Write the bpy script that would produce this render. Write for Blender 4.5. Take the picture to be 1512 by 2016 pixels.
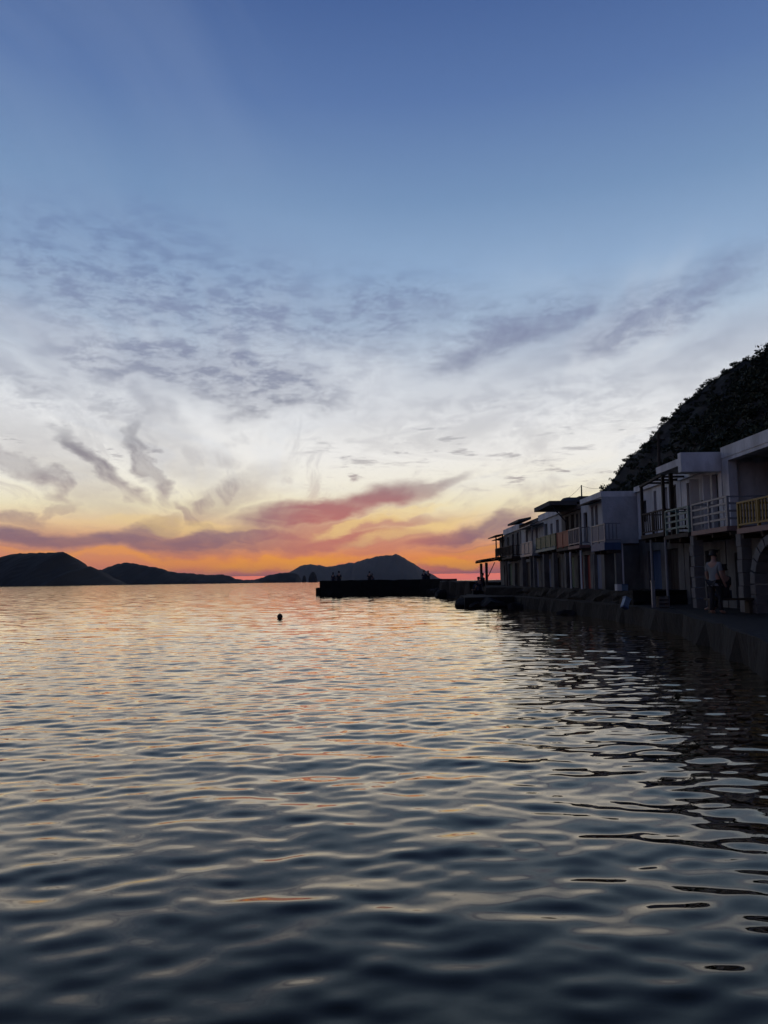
import bpy, bmesh, math, random
import numpy as np
from mathutils import Vector, Matrix

sc = bpy.context.scene
for o in list(bpy.data.objects):
    bpy.data.objects.remove(o)
col = sc.collection
R = math.radians

# ------------------------------------------------------------------ camera
PITCH, ROLL, F, EYE = R(5.18), R(0.73), 1500.0, 1.6
cam_d = bpy.data.cameras.new('camera')
cam_d.sensor_fit = 'VERTICAL'; cam_d.sensor_height = 36.0
cam_d.lens = 36.0 * F / 2016.0
cam_d.clip_start = 0.05; cam_d.clip_end = 60000
cam = bpy.data.objects.new('camera', cam_d); col.objects.link(cam)
fw = Vector((0, math.cos(PITCH), math.sin(PITCH)))
r0 = Vector((1, 0, 0)); u0 = Vector((0, -math.sin(PITCH), math.cos(PITCH)))
rt = r0 * math.cos(ROLL) - u0 * math.sin(ROLL)
up = r0 * math.sin(ROLL) + u0 * math.cos(ROLL)
cam.matrix_world = Matrix(((rt.x, up.x, -fw.x, 0), (rt.y, up.y, -fw.y, 0), (rt.z, up.z, -fw.z, EYE), (0, 0, 0, 1)))
sc.camera = cam

def pdir(px, py):
    return (fw + rt * ((px - 756) / F) + up * ((1008 - py) / F)).normalized()
def at(px, py, Y):                       # place seen at a pixel, at a distance Y
    d = pdir(px, py)
    return Vector((0, 0, EYE)) + d * (Y / d.y)
def ang(px, py):
    d = pdir(px, py)
    return math.atan2(d.x, d.y), math.asin(d.z)

# ------------------------------------------------------------------ render settings
sc.view_settings.view_transform = 'Standard'
sc.view_settings.look = 'None'
sc.view_settings.exposure = 0.0
sc.view_settings.gamma = 1.0
sc.view_settings.use_curve_mapping = False
sc.render.engine = 'CYCLES'
sc.cycles.use_denoising = True
sc.cycles.use_adaptive_sampling = True; sc.cycles.adaptive_threshold = 0.015; sc.cycles.adaptive_min_samples = 12
sc.cycles.max_bounces = 4
sc.cycles.volume_bounces = 0
sc.cycles.diffuse_bounces = 2

# ------------------------------------------------------------------ sky (world)
def lin(c, g=1.0):
    out = []
    for v in c:
        v = v / 255.0
        out.append((v / 12.92 if v <= 0.04045 else ((v + 0.055) / 1.055) ** 2.4) * g)
    return (out[0], out[1], out[2], 1.0)

world = bpy.data.worlds.new('World'); sc.world = world; world.use_nodes = True
wt = world.node_tree; wt.nodes.clear()
def W(t): return wt.nodes.new(t)
def put(sock, v):
    if isinstance(v, bpy.types.NodeSocket): wt.links.new(v, sock)
    else: sock.default_value = v
def m(op, a, b=None, c=None, clamp=False):
    n = W('ShaderNodeMath'); n.operation = op; n.use_clamp = clamp
    put(n.inputs[0], a)
    if b is not None: put(n.inputs[1], b)
    if c is not None: put(n.inputs[2], c)
    return n.outputs[0]
def vm(op, a, b=None, s=None):
    n = W('ShaderNodeVectorMath'); n.operation = op
    put(n.inputs[0], a)
    if b is not None: put(n.inputs[1], b)
    if s is not None: put(n.inputs['Scale'], s)
    return n.outputs['Value'] if op in ('DOT_PRODUCT', 'LENGTH') else n.outputs[0]
def comb(x, y, z=0.0):
    n = W('ShaderNodeCombineXYZ'); put(n.inputs[0], x); put(n.inputs[1], y); put(n.inputs[2], z); return n.outputs[0]
def rng(v, a, b, c=0.0, d=1.0, kind='SMOOTHSTEP'):
    n = W('ShaderNodeMapRange'); n.interpolation_type = kind
    put(n.inputs[0], v); n.inputs[1].default_value = a; n.inputs[2].default_value = b
    n.inputs[3].default_value = c; n.inputs[4].default_value = d
    return n.outputs[0]
def noise(vec, scale, detail=4, rough=0.55, dist=0.0, out=0, lac=2.0):
    n = W('ShaderNodeTexNoise'); n.noise_dimensions = '2D'; put(n.inputs['Vector'], vec)
    n.inputs['Scale'].default_value = scale; n.inputs['Detail'].default_value = detail
    n.inputs['Roughness'].default_value = rough; n.inputs['Distortion'].default_value = dist
    n.inputs['Lacunarity'].default_value = lac
    return n.outputs[out]
def mapping(vec, loc=(0, 0, 0), rot=(0, 0, 0), scale=(1, 1, 1), kind='POINT'):
    n = W('ShaderNodeMapping'); n.vector_type = kind; put(n.inputs['Vector'], vec)
    n.inputs['Location'].default_value = loc; n.inputs['Rotation'].default_value = rot; n.inputs['Scale'].default_value = scale
    return n.outputs[0]
def mix(f, a, b, blend='MIX'):
    n = W('ShaderNodeMix'); n.data_type = 'RGBA'; n.blend_type = blend; n.clamp_factor = True
    put(n.inputs[0], f); put(n.inputs[6], a); put(n.inputs[7], b)
    return n.outputs[2]
def ramp(v, stops):
    n = W('ShaderNodeValToRGB'); put(n.inputs[0], v); el = n.color_ramp.elements
    stops = sorted(stops, key=lambda s: s[0])
    while len(el) < len(stops): el.new(0.5)
    for e_, (p, c) in zip(el, stops):
        e_.position = p; e_.color = c
    return n.outputs[0]

tc = W('ShaderNodeTexCoord')
sep = W('ShaderNodeSeparateXYZ'); wt.links.new(tc.outputs['Generated'], sep.inputs[0])
dx, dy, dz0 = sep.outputs
dz = m('MAXIMUM', dz0, 0.0)
AZ = m('ARCTAN2', dx, dy)
EL = m('ARCSINE', m('MINIMUM', dz, 0.9999))
P = comb(AZ, EL)
def el_of(py): return ang(756, py)[1]
EM = math.pi / 2
def estops(lst): return [(el_of(py) / EM if py > -500 else 1.0, lin(c)) for py, c in lst]
En = m('DIVIDE', EL, EM)

# sky seen towards the afterglow
base = ramp(En, estops([(-600, (34, 44, 70)), (-250, (48, 66, 108)), (0, (72, 100, 153)), (200, (90, 119, 169)), (400, (117, 147, 186)),
    (540, (144, 171, 204)), (640, (168, 188, 211)), (740, (204, 211, 221)), (830, (231, 232, 234)), (900, (242, 240, 236)), (950, (245, 240, 225)),
    (1000, (242, 230, 194)), (1040, (238, 200, 150)), (1072, (230, 160, 118)), (1096, (243, 150, 80)), (1114, (236, 130, 86)), (1130, (216, 118, 104)), (1146, (205, 116, 114))]))
# sky away from the afterglow: duller
away = ramp(En, estops([(-600, (42, 56, 92)), (-250, (46, 62, 104)), (0, (54, 74, 122)), (400, (72, 92, 134)), (700, (92, 104, 136)), (900, (102, 110, 132)), (1040, (98, 104, 122)), (1146, (88, 94, 112))]))
SUN_AZ = ang(800, 1100)[0]
dAz = m('ABSOLUTE', m('SUBTRACT', AZ, SUN_AZ))
skyc = mix(rng(dAz, R(30), R(110)), base, away)
# the low warm band is strongest above the sunken sun and cools to the sides
lowband = rng(EL, R(6.0), R(1.0))
skyc = mix(m('MULTIPLY', m('MULTIPLY', lowband, rng(dAz, R(6), R(30))), 0.60), skyc, lin((206, 134, 116)))

clear = skyc
# ---- warped angular coordinates and a cloud plane overhead
wn = vm('SUBTRACT', noise(mapping(P, scale=(1, 1.6, 1)), 7.0, 3, 0.5, out=1), (0.5, 0.5, 0.5))
wn2 = vm('SUBTRACT', noise(mapping(P, scale=(1, 2.0, 1), loc=(3, 1, 0)), 26.0, 4, 0.6, out=1), (0.5, 0.5, 0.5))
PW = vm('ADD', P, vm('ADD', vm('MULTIPLY', wn, (0.09, 0.05, 0)), vm('MULTIPLY', wn2, (0.035, 0.016, 0))))
den = m('ADD', dz, 0.05)
C = comb(m('DIVIDE', dx, den), m('DIVIDE', dy, den))
CW = vm('ADD', C, vm('SCALE', vm('SUBTRACT', noise(C, 0.5, 2, 0.5, out=1), (0.5, 0.5, 0.5)), s=1.5))
VA = ang(520, 1140)[0]                    # direction the cirrus fibres run towards
fib = noise(mapping(CW, rot=(0, 0, VA), scale=(1.0, 0.22, 1)), 1.5, 7, 0.60, 0.3)
fib2 = noise(mapping(CW, rot=(0, 0, VA + 0.5), scale=(1.0, 0.3, 1), loc=(5, 2, 0)), 2.6, 6, 0.62, 0.2)
sw = W('ShaderNodeSeparateXYZ'); wt.links.new(vm('SUBTRACT', vm('ADD', P, vm('MULTIPLY', wn, (0.05, 0.03, 0))), (VA, -0.03, 0.0)), sw.inputs[0])
fan_r = m('SQRT', m('ADD', m('MULTIPLY', sw.outputs[0], sw.outputs[0]), m('MULTIPLY', sw.outputs[1], sw.outputs[1])))
fan_a = m('ARCTAN2', sw.outputs[1], sw.outputs[0])
wisp = noise(comb(m('MULTIPLY', fan_a, 1.0), m('MULTIPLY', fan_r, 1.6)), 7.0, 6, 0.62)      # fibres fanning out of the afterglow
soft = noise(mapping(C, loc=(9, 4, 0)), 0.55, 3, 0.5)
mott = noise(mapping(P, scale=(1, 2.6, 1), loc=(2, 7, 0)), 24.0, 6, 0.68, 0.12)       # dappled altocumulus
flk = noise(mapping(P, scale=(1, 5.5, 1), loc=(1, 3, 0)), 16.0, 5, 0.62, 0.15)        # small flat flecks

# pale veil of thin cloud
veil = m('MULTIPLY', rng(fib, 0.42, 0.66), m('MULTIPLY', rng(EL, R(4.5), R(11)), rng(EL, R(25), R(14))))
veil = m('MULTIPLY', veil, m('ADD', 0.45, m('MULTIPLY', soft, 0.5)))
skyc = mix(m('MULTIPLY', veil, 0.65), skyc, lin((226, 229, 234)))

hi = m('MULTIPLY', m('MULTIPLY', rng(fib, 0.44, 0.68), rng(AZ, R(8), R(-18))), m('MULTIPLY', rng(EL, R(14), R(22)), 0.11))
skyc = mix(hi, skyc, lin((160, 178, 206)))
ccol = ramp(En, estops([(-600, (74, 96, 150)), (0, (80, 106, 164)), (350, (98, 126, 174)), (550, (118, 138, 174)), (650, (128, 138, 168)), (760, (142, 148, 168)), (860, (146, 146, 154)),
    (940, (144, 134, 140)), (1000, (146, 118, 128)), (1045, (140, 112, 124)), (1080, (154, 110, 114)), (1105, (206, 122, 98)), (1130, (198, 110, 112)), (1146, (192, 112, 120))]))
rosy = mix(rng(EL, R(9.0), R(3.2)), ccol, lin((200, 116, 106)))
glow = rng(m('ABSOLUTE', m('SUBTRACT', AZ, ang(700, 1060)[0])), R(10), R(2))
ccol = mix(m('MULTIPLY', glow, 0.85), ccol, rosy)
ccol = mix(rng(dAz, R(40), R(120), 0, 0.6), ccol, lin((70, 84, 122)))

def blob(px, py, hl, hw, a, s, vec=None, inner=0.7):
    az, el = ang(px, py)
    k = math.cos(el)
    v = mapping(PW if vec is None else vec, loc=(az, el, 0), rot=(0, 0, R(a)), scale=(hl * 1.5 / F, hw * 1.5 / F, 1), kind='TEXTURE')
    g = W('ShaderNodeTexGradient'); g.gradient_type = 'SPHERICAL'; wt.links.new(v, g.inputs[0])
    return m('MULTIPLY', rng(g.outputs['Fac'], 0.0, inner), s)
def total(lst, op='MAXIMUM'):
    acc = None
    for b in lst:
        v = blob(*b)
        acc = v if acc is None else m(op, acc, v)
    return acc

streaks = total([
    (975, 672, 150, 26, 16, .85), (1080, 640, 120, 22, 16, .8), (1310, 612, 170, 22, 24, .68), (1195, 665, 90, 22, 20, .4), (1400, 690, 120, 22, 16, .38), (830, 592, 75, 17, -10, .5),
    (50, 655, 110, 22, -20, .45), (100, 500, 140, 26, -25, .35), (60, 745, 100, 20, -16, .35), (30, 600, 120, 25, -22, .35),
    (300, 915, 85, 22, -62, 1.0), (318, 955, 40, 16, -40, .8), (288, 820, 85, 36, -84, .45), (40, 922, 95, 22, -36, .9), (188, 922, 105, 20, -36, .9), (400, 895, 90, 26, -10, .38), (450, 985, 70, 22, 38, .62),
    (395, 1030, 55, 12, -35, .55), (20, 1016, 90, 12, -12, .6), (120, 1000, 50, 8, 28, .4)])
low = total([
    (665, 1006, 175, 27, 14, 1.0), (590, 1018, 110, 25, 8, .95), (800, 968, 110, 15, 18, .75), (640, 1048, 230, 15, 8, .7), (90, 1062, 230, 20, -3, .98), (300, 1066, 170, 20, 1, .98), (280, 1045, 80, 16, 8, .8),
    (480, 1066, 200, 17, 2, .92), (520, 1045, 110, 16, 10, .6), (700, 1064, 170, 17, 6, .85), (600, 1076, 240, 11, 2, .7), (420, 1080, 260, 10, 1, .6), (900, 1050, 125, 16, 14, .95), (985, 1035, 70, 16, 12, .8), (960, 1076, 120, 8, 4, .6),
    (930, 1118, 130, 6, -1, .75), (1000, 1108, 120, 5, 0, .6), (820, 1075, 120, 10, 5, .55), (200, 1090, 320, 6, -1, .35)])
mot = total([(420, 735, 280, 50, -5, .85), (560, 785, 120, 24, 14, .85), (330, 570, 420, 95, -7, .70), (660, 620, 260, 70, 8, .62), (980, 650, 200, 50, 16, .5), (1300, 620, 190, 45, 22, .5), (1050, 800, 300, 60, 4, .3), (350, 470, 120, 30, -12, .4), (700, 720, 160, 40, 14, .3), (120, 780, 160, 40, -8, .4)])
flecks = total([(130, 860, 220, 30, -3, .8), (640, 938, 95, 16, 4, 1.0), (800, 880, 220, 40, 0, .7), (1100, 940, 170, 26, 3, .9), (1020, 890, 200, 26, 2, .6), (1230, 835, 160, 26, 4, .6), (1130, 955, 60, 10, 2, .8), (1280, 900, 160, 30, 4, .5)])

grey = total([(350, 560, 460, 110, -6, .42), (420, 742, 280, 52, -4, .55), (800, 600, 150, 40, -4, .42), (600, 640, 330, 70, 6, .34), (60, 640, 170, 60, -22, .4), (560, 785, 130, 28, 14, .5), (1010, 655, 190, 48, 17, .45), (1310, 612, 190, 42, 23, .42), (1190, 648, 220, 40, 19, .40), (900, 790, 320, 46, 6, .16),
    (330, 885, 140, 50, -30, .34), (110, 915, 170, 45, -34, .36), (1420, 690, 160, 40, 14, .3), (460, 985, 110, 34, 36, .4)])
D = m('MULTIPLY', streaks, m('ADD', 0.55, m('MULTIPLY', rng(wisp, 0.30, 0.66), 0.55)))
D = m('MAXIMUM', D, m('MULTIPLY', grey, m('ADD', 0.40, m('MULTIPLY', mott, 0.95))))
D = m('SUBTRACT', 1.0, m('MULTIPLY', m('SUBTRACT', 1.0, D), m('SUBTRACT', 1.0, m('MULTIPLY', mot, rng(mott, 0.40, 0.66)))))
D = m('MAXIMUM', D, m('MULTIPLY', flecks, rng(flk, 0.52, 0.72)))
gen = m('MULTIPLY', rng(fib2, 0.50, 0.76), m('MULTIPLY', rng(EL, R(2.2), R(7)), rng(EL, R(27), R(15))))
D = m('MAXIMUM', D, m('MULTIPLY', gen, 0.34))
fan = m('MULTIPLY', rng(wisp, 0.50, 0.74), m('MULTIPLY', rng(EL, R(3.0), R(6)), rng(EL, R(22), R(10))))
D = m('MAXIMUM', D, m('MULTIPLY', fan, 0.32))
D = m('MAXIMUM', D, m('MULTIPLY', low, m('ADD', 0.58, m('MULTIPLY', m('ADD', m('MULTIPLY', fib2, 0.7), m('MULTIPLY', wisp, 0.3)), 0.8))))
skyc = mix(m('MINIMUM', D, 1.0), skyc, ccol)

# clear gaps of yellow and orange light between the low clouds
gold = total([(560, 1104, 150, 9, 2, .9), (640, 1102, 60, 8, 3, .9), (880, 1106, 75, 9, 4, .95), (300, 1101, 260, 8, -1, .5), (950, 1078, 60, 6, 6, .5)])
skyc = mix(m('MULTIPLY', gold, m('ADD', 0.45, m('MULTIPLY', flk, 0.9))), skyc, lin((252, 166, 52)))
pale = total([(705, 1036, 75, 9, 18, .75), (820, 1040, 120, 11, 15, .6), (330, 1036, 150, 10, -4, .45), (800, 1004, 70, 6, 12, .4)])
skyc = mix(m('MULTIPLY', pale, m('ADD', 0.35, m('MULTIPLY', fib2, 0.9))), skyc, lin((248, 216, 140)))

# a physical sky with the sun just under the horizon adds its share of air light
nis = W('ShaderNodeTexSky'); nis.sky_type = 'NISHITA'; nis.sun_disc = False
nis.sun_elevation = R(-1.0); nis.sun_rotation = SUN_AZ; nis.altitude = 2.0
skyc = mix(1.0, skyc, vm('SCALE', nis.outputs[0], s=0.012), 'ADD')
bg = W('ShaderNodeBackground'); wt.links.new(skyc, bg.inputs[0]); bg.inputs[1].default_value = 1.0
bg2 = W('ShaderNodeBackground'); wt.links.new(clear, bg2.inputs[0]); bg2.inputs[1].default_value = 1.0
far = m('MAXIMUM', rng(EL, R(50), R(58)), rng(dAz, R(62), R(80)))        # the clouds thin out overhead and behind
ms = W('ShaderNodeMixShader'); wt.links.new(far, ms.inputs[0]); wt.links.new(bg.outputs[0], ms.inputs[1]); wt.links.new(bg2.outputs[0], ms.inputs[2])
wo = W('ShaderNodeOutputWorld'); wt.links.new(ms.outputs[0], wo.inputs[0])
world.cycles.sampling_method = 'MANUAL'; world.cycles.sample_map_resolution = 512

# ------------------------------------------------------------------ helpers
def tag(o, label=None, cat=None, group=None, kind=None):
    if label: o['label'] = label
    if cat: o['category'] = cat
    if group: o['group'] = group
    if kind: o['kind'] = kind
    return o
def empty(name, loc, rz=0.0):
    o = bpy.data.objects.new(name, None); col.objects.link(o); o.location = loc; o.rotation_euler.z = rz
    o.empty_display_size = 0.2
    return o
def mesh_obj(name, verts, faces, mat, parent=None, smooth=False):
    me = bpy.data.meshes.new(name); me.from_pydata([tuple(v) for v in verts], [], faces); me.update()
    if mat: me.materials.append(mat)
    if smooth: me.polygons.foreach_set('use_smooth', [True] * len(me.polygons))
    o = bpy.data.objects.new(name, me); col.objects.link(o)
    if parent is not None:
        o.parent = parent
    return o
class MB:
    """collects boxes, bars and tubes in world coordinates; build() links them as one mesh, relative to its parent"""
    def __init__(s): s.v = []; s.f = []
    def box(s, x0, x1, y0, y1, z0, z1, jit=0.0, rnd=random):
        n = len(s.v)
        for z in (z0, z1):
            for x, y in ((x0, y0), (x1, y0), (x1, y1), (x0, y1)):
                s.v.append(Vector((x + rnd.uniform(-jit, jit), y + rnd.uniform(-jit, jit), z + rnd.uniform(-jit, jit))) if jit else Vector((x, y, z)))
        for q in ((3, 2, 1, 0), (4, 5, 6, 7), (0, 1, 5, 4), (1, 2, 6, 5), (2, 3, 7, 6), (3, 0, 4, 7)): s.f.append([n + i for i in q])
        return s
    def hexa(s, pts):
        n = len(s.v); s.v += [Vector(p) for p in pts]
        for q in ((3, 2, 1, 0), (4, 5, 6, 7), (0, 1, 5, 4), (1, 2, 6, 5), (2, 3, 7, 6), (3, 0, 4, 7)): s.f.append([n + i for i in q])
        return s
    def tube(s, pts, rad, k=8, cap=True):
        pts = [Vector(p) for p in pts]; n = len(s.v)
        rads = rad if isinstance(rad, (list, tuple)) else [rad] * len(pts)
        for i, p in enumerate(pts):
            d = (pts[min(i + 1, len(pts) - 1)] - pts[max(i - 1, 0)]).normalized()
            a = d.orthogonal().normalized() if abs(d.z) > 0.9 else d.cross(Vector((0, 0, 1))).normalized()
            b = d.cross(a)
            for j in range(k):
                t = 2 * math.pi * j / k
                s.v.append(p + (a * math.cos(t) + b * math.sin(t)) * rads[i])
        for i in range(len(pts) - 1):
            for j in range(k):
                s.f.append([n + i * k + j, n + i * k + (j + 1) % k, n + (i + 1) * k + (j + 1) % k, n + (i + 1) * k + j])
        if cap:
            s.f.append([n + j for j in range(k)][::-1]); s.f.append([n + (len(pts) - 1) * k + j for j in range(k)])
        return s
    def build(s, name, mat, parent=None, smooth=False):
        off = Vector((0, 0, 0))
        p = parent
        while p is not None:
            off += p.location; p = p.parent
        return mesh_obj(name, [v - off for v in s.v], s.f, mat, parent, smooth)
def box_part(name, b, mat, parent):      # origin at the piece's own base
    return MB().box(*b).build(name, mat, parent)

# ------------------------------------------------------------------ materials
def material(name, c, rough=0.8, var=0.25, scale=3.0, c2=None, bump=0.0, bscale=20.0, spec=0.3, stretch=(1, 1, 1)):
    ma = bpy.data.materials.new(name); ma.use_nodes = True; t = ma.node_tree
    b = t.nodes['Principled BSDF']; b.inputs['Roughness'].default_value = rough; b.inputs['Specular IOR Level'].default_value = spec
    g = t.nodes.new('ShaderNodeNewGeometry'); mp = t.nodes.new('ShaderNodeMapping'); mp.inputs['Scale'].default_value = stretch
    t.links.new(g.outputs['Position'], mp.inputs['Vector'])
    n = t.nodes.new('ShaderNodeTexNoise'); n.inputs['Scale'].default_value = scale; n.inputs['Detail'].default_value = 6; n.inputs['Roughness'].default_value = 0.65
    t.links.new(mp.outputs[0], n.inputs['Vector'])
    r = t.nodes.new('ShaderNodeValToRGB'); r.color_ramp.elements[0].position = 0.32; r.color_ramp.elements[1].position = 0.68
    d = c2 if c2 else tuple(v * (1 - var) for v in c)
    r.color_ramp.elements[0].color = (*d, 1); r.color_ramp.elements[1].color = (*c, 1)
    t.links.new(n.outputs['Fac'], r.inputs[0]); t.links.new(r.outputs[0], b.inputs['Base Color'])
    if bump:
        n2 = t.nodes.new('ShaderNodeTexNoise'); n2.inputs['Scale'].default_value = bscale; n2.inputs['Detail'].default_value = 5
        t.links.new(g.outputs['Position'], n2.inputs['Vector'])
        bp = t.nodes.new('ShaderNodeBump'); bp.inputs['Strength'].default_value = 0.8; bp.inputs['Distance'].default_value = bump
        t.links.new(n2.outputs['Fac'], bp.inputs['Height']); t.links.new(bp.outputs[0], b.inputs['Normal'])
    return ma
M = {
 'white': material('whitewash', (0.74, 0.74, 0.73), 0.9, c2=(0.42, 0.415, 0.40), scale=1.4, bump=0.03, bscale=5, stretch=(1, 1, .35)),
 'shaded_white': material('stained_shaded_whitewash', (0.17, 0.17, 0.16), 0.9, c2=(0.07, 0.068, 0.062), scale=1.6, bump=0.014, bscale=8, stretch=(1, 1, .45)),  # stained whitewash, its colour darkened to carry the ground-floor shade
 'grey': material('grey_render', (0.50, 0.515, 0.52), 0.92, c2=(0.30, 0.31, 0.315), scale=1.1, bump=0.03, bscale=8, stretch=(1, 1, .5)),
 'roof': material('roof_slab', (0.10, 0.095, 0.09), 0.95, scale=2.0, bump=0.01),
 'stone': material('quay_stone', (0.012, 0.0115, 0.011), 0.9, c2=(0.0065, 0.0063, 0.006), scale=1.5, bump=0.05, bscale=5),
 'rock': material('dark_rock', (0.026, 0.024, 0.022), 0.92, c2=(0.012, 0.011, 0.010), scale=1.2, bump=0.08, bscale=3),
 'block': material('pillar_stone', (0.17, 0.165, 0.155), 0.9, scale=4, bump=0.02, bscale=10),
 'wood': material('weathered_wood', (0.06, 0.045, 0.032), 0.8, scale=5, stretch=(1, 1, .2)),
 'dark': material('dark_wood', (0.030, 0.024, 0.02), 0.75, scale=5, stretch=(1, 1, .2)),
 'metal': material('painted_metal', (0.22, 0.23, 0.24), 0.5, scale=6, spec=0.5),
 'iron': material('black_iron', (0.03, 0.03, 0.032), 0.5, scale=6),
 'green': material('green_paint', (0.035, 0.10, 0.055), 0.55, scale=4, stretch=(1, 1, .3)),
 'palegreen': material('pale_green_paint', (0.16, 0.24, 0.21), 0.55, scale=4),
 'red': material('red_paint', (0.22, 0.03, 0.025), 0.55, scale=4, stretch=(1, 1, .3)),
 'blue': material('blue_paint', (0.05, 0.10, 0.20), 0.55, scale=4, stretch=(1, 1, .3)),
 'skyblue': material('pale_blue_plastic', (0.17, 0.25, 0.34), 0.45, scale=4),
 'yellow': material('ochre_paint', (0.26, 0.17, 0.035), 0.55, scale=5, stretch=(1, 1, .3)),
 'rosewood': material('rose_paint', (0.26, 0.16, 0.14), 0.6, scale=4),
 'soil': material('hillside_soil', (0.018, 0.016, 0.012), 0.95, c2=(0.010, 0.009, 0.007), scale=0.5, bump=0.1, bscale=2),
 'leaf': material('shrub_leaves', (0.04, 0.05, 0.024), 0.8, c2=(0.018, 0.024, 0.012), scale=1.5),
 'land': material('island_scrub', (0.017, 0.016, 0.013), 0.95, c2=(0.010, 0.010, 0.008), scale=0.01),
 'skin': material('skin', (0.36, 0.21, 0.15), 0.6, var=.1), 'hair': material('dark_hair', (0.015, 0.011, 0.009), 0.6),
 'shirt': material('white_cotton', (0.22, 0.23, 0.22), 0.9, scale=8, var=.15), 'navy': material('navy_cloth', (0.02, 0.025, 0.045), 0.9, scale=8),
 'char': material('charcoal_cloth', (0.03, 0.03, 0.032), 0.9, scale=8), 'denim': material('denim', (0.04, 0.055, 0.09), 0.9, scale=8),
 'rope': material('cable', (0.02, 0.02, 0.02), 0.7), 'buoy': material('buoy_plastic', (0.06, 0.03, 0.025), 0.5, scale=8, c2=(0.03, 0.025, 0.02)),
}
gl = bpy.data.materials.new('window_glass'); gl.use_nodes = True
b_ = gl.node_tree.nodes['Principled BSDF']; b_.inputs['Base Color'].default_value = (0.012, 0.014, 0.017, 1); b_.inputs['Roughness'].default_value = 0.12; M['glass'] = gl

# ------------------------------------------------------------------ sea
def make_water():
    rng_ = np.random.default_rng(11)
    ox, oy = 0.0, -6.0
    r = [6.5]
    while r[-1] < 30: r.append(r[-1] * 1.0026)
    while r[-1] < 80: r.append(r[-1] * 1.005)
    while r[-1] < 300: r.append(r[-1] * 1.012)
    while r[-1] < 45000: r.append(r[-1] * 1.12)
    r = np.array(r); th = np.linspace(-R(42), R(42), 880)
    dr = np.gradient(r)
    Rr, T = np.meshgrid(r, th, indexing='ij'); DR = np.maximum(dr[:, None] * np.cos(T) ** 0, Rr * (th[1] - th[0]))
    X = ox + Rr * np.sin(T); Y = oy + Rr * np.cos(T); Z = np.zeros_like(X)
    keep_v = np.zeros_like(X); tot = 0.0
    n = 120
    lam = np.exp(rng_.uniform(math.log(0.14), math.log(1.9), n)); lam.sort()
    for L in lam:
        spread = 0.50 if L < 0.8 else 0.34
        phi = math.pi / 2 + 0.12 + rng_.normal(0, spread)
        k = 2 * math.pi / L
        s = 0.0094 * (1.15 if L < 0.26 else 1.12 if L < 0.75 else 0.6 if L < 1.1 else 0.30)
        a = s / k
        fade = np.clip((L / DR - 2.0) / 1.5, 0, 1)
        # ripples gather in patches: calmer and livelier water
        px_, py_ = rng_.uniform(0, 6.28, 2)
        patch = 1.0 + 0.45 * np.sin(X * 0.35 + px_ + 0.6 * np.sin(Y * 0.21)) * np.sin(Y * 0.16 + py_)
        Z += fade * patch * a * np.cos(k * (X * math.cos(phi) + Y * math.sin(phi)) + rng_.uniform(0, 6.28))
        keep_v += fade * s * s; tot += s * s
    cl = np.clip((np.hypot(X, Y) - 2.5) / 7.0, 0, 1); Z *= 0.80 + 0.25 * cl * cl * (3 - 2 * cl)      # calmer in the lee of the shore
    rip = np.sqrt(np.clip(1 - keep_v / tot, 0, 1))
    nr, nt = X.shape
    co = np.stack([X, Y, Z], -1).reshape(-1, 3).astype(np.float32)
    i = np.arange((nr - 1) * (nt - 1)); a = (i // (nt - 1)) * nt + i % (nt - 1)
    quads = np.stack([a, a + nt, a + nt + 1, a + 1], -1).astype(np.int32)
    me = bpy.data.meshes.new('sea')
    me.vertices.add(len(co)); me.vertices.foreach_set('co', co.ravel())
    me.loops.add(quads.size); me.loops.foreach_set('vertex_index', quads.ravel())
    me.polygons.add(len(quads)); me.polygons.foreach_set('loop_start', np.arange(0, quads.size, 4, dtype=np.int32))
    me.polygons.foreach_set('use_smooth', np.ones(len(quads), bool))
    me.update(calc_edges=True)
    at_ = me.attributes.new('ripple', 'FLOAT', 'POINT'); at_.data.foreach_set('value', rip.ravel().astype(np.float32))
    if me.polygons[0].normal.z < 0: me.flip_normals()
    ma = bpy.data.materials.new('sea_water'); ma.use_nodes = True; t = ma.node_tree; L_ = t.links.new
    t.nodes.remove(t.nodes['Principled BSDF'])
    b = t.nodes.new('ShaderNodeBsdfGlossy'); b.inputs['Roughness'].default_value = 0.0; b.inputs['Color'].default_value = (1, .905, .77, 1)
    body = t.nodes.new('ShaderNodeBsdfDiffuse'); body.inputs['Color'].default_value = (0.014, 0.011, 0.004, 1)
    fr = t.nodes.new('ShaderNodeFresnel'); fr.inputs['IOR'].default_value = 1.34
    shp = t.nodes.new('ShaderNodeMapRange'); shp.inputs[1].default_value = 0.028; shp.inputs[2].default_value = 0.58; L_(fr.outputs[0], shp.inputs[0])
    mxs = t.nodes.new('ShaderNodeMixShader'); L_(shp.outputs[0], mxs.inputs[0]); L_(body.outputs[0], mxs.inputs[1]); L_(b.outputs[0], mxs.inputs[2])
    L_(mxs.outputs[0], t.nodes['Material Output'].inputs['Surface'])
    g = t.nodes.new('ShaderNodeNewGeometry')
    def nz(scale, st, detail):
        mp = t.nodes.new('ShaderNodeMapping'); mp.inputs['Scale'].default_value = st; L_(g.outputs['Position'], mp.inputs['Vector'])
        q = t.nodes.new('ShaderNodeTexNoise'); q.inputs['Scale'].default_value = scale; q.inputs['Detail'].default_value = detail
        L_(mp.outputs[0], q.inputs['Vector'])
        s = t.nodes.new('ShaderNodeVectorMath'); s.operation = 'SUBTRACT'; L_(q.outputs['Color'], s.inputs[0]); s.inputs[1].default_value = (.5, .5, .5)
        return s.outputs[0]
    at2 = t.nodes.new('ShaderNodeAttribute'); at2.attribute_name = 'ripple'
    v1 = nz(1.0, (0.9, 2.6, 1), 3)
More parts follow.
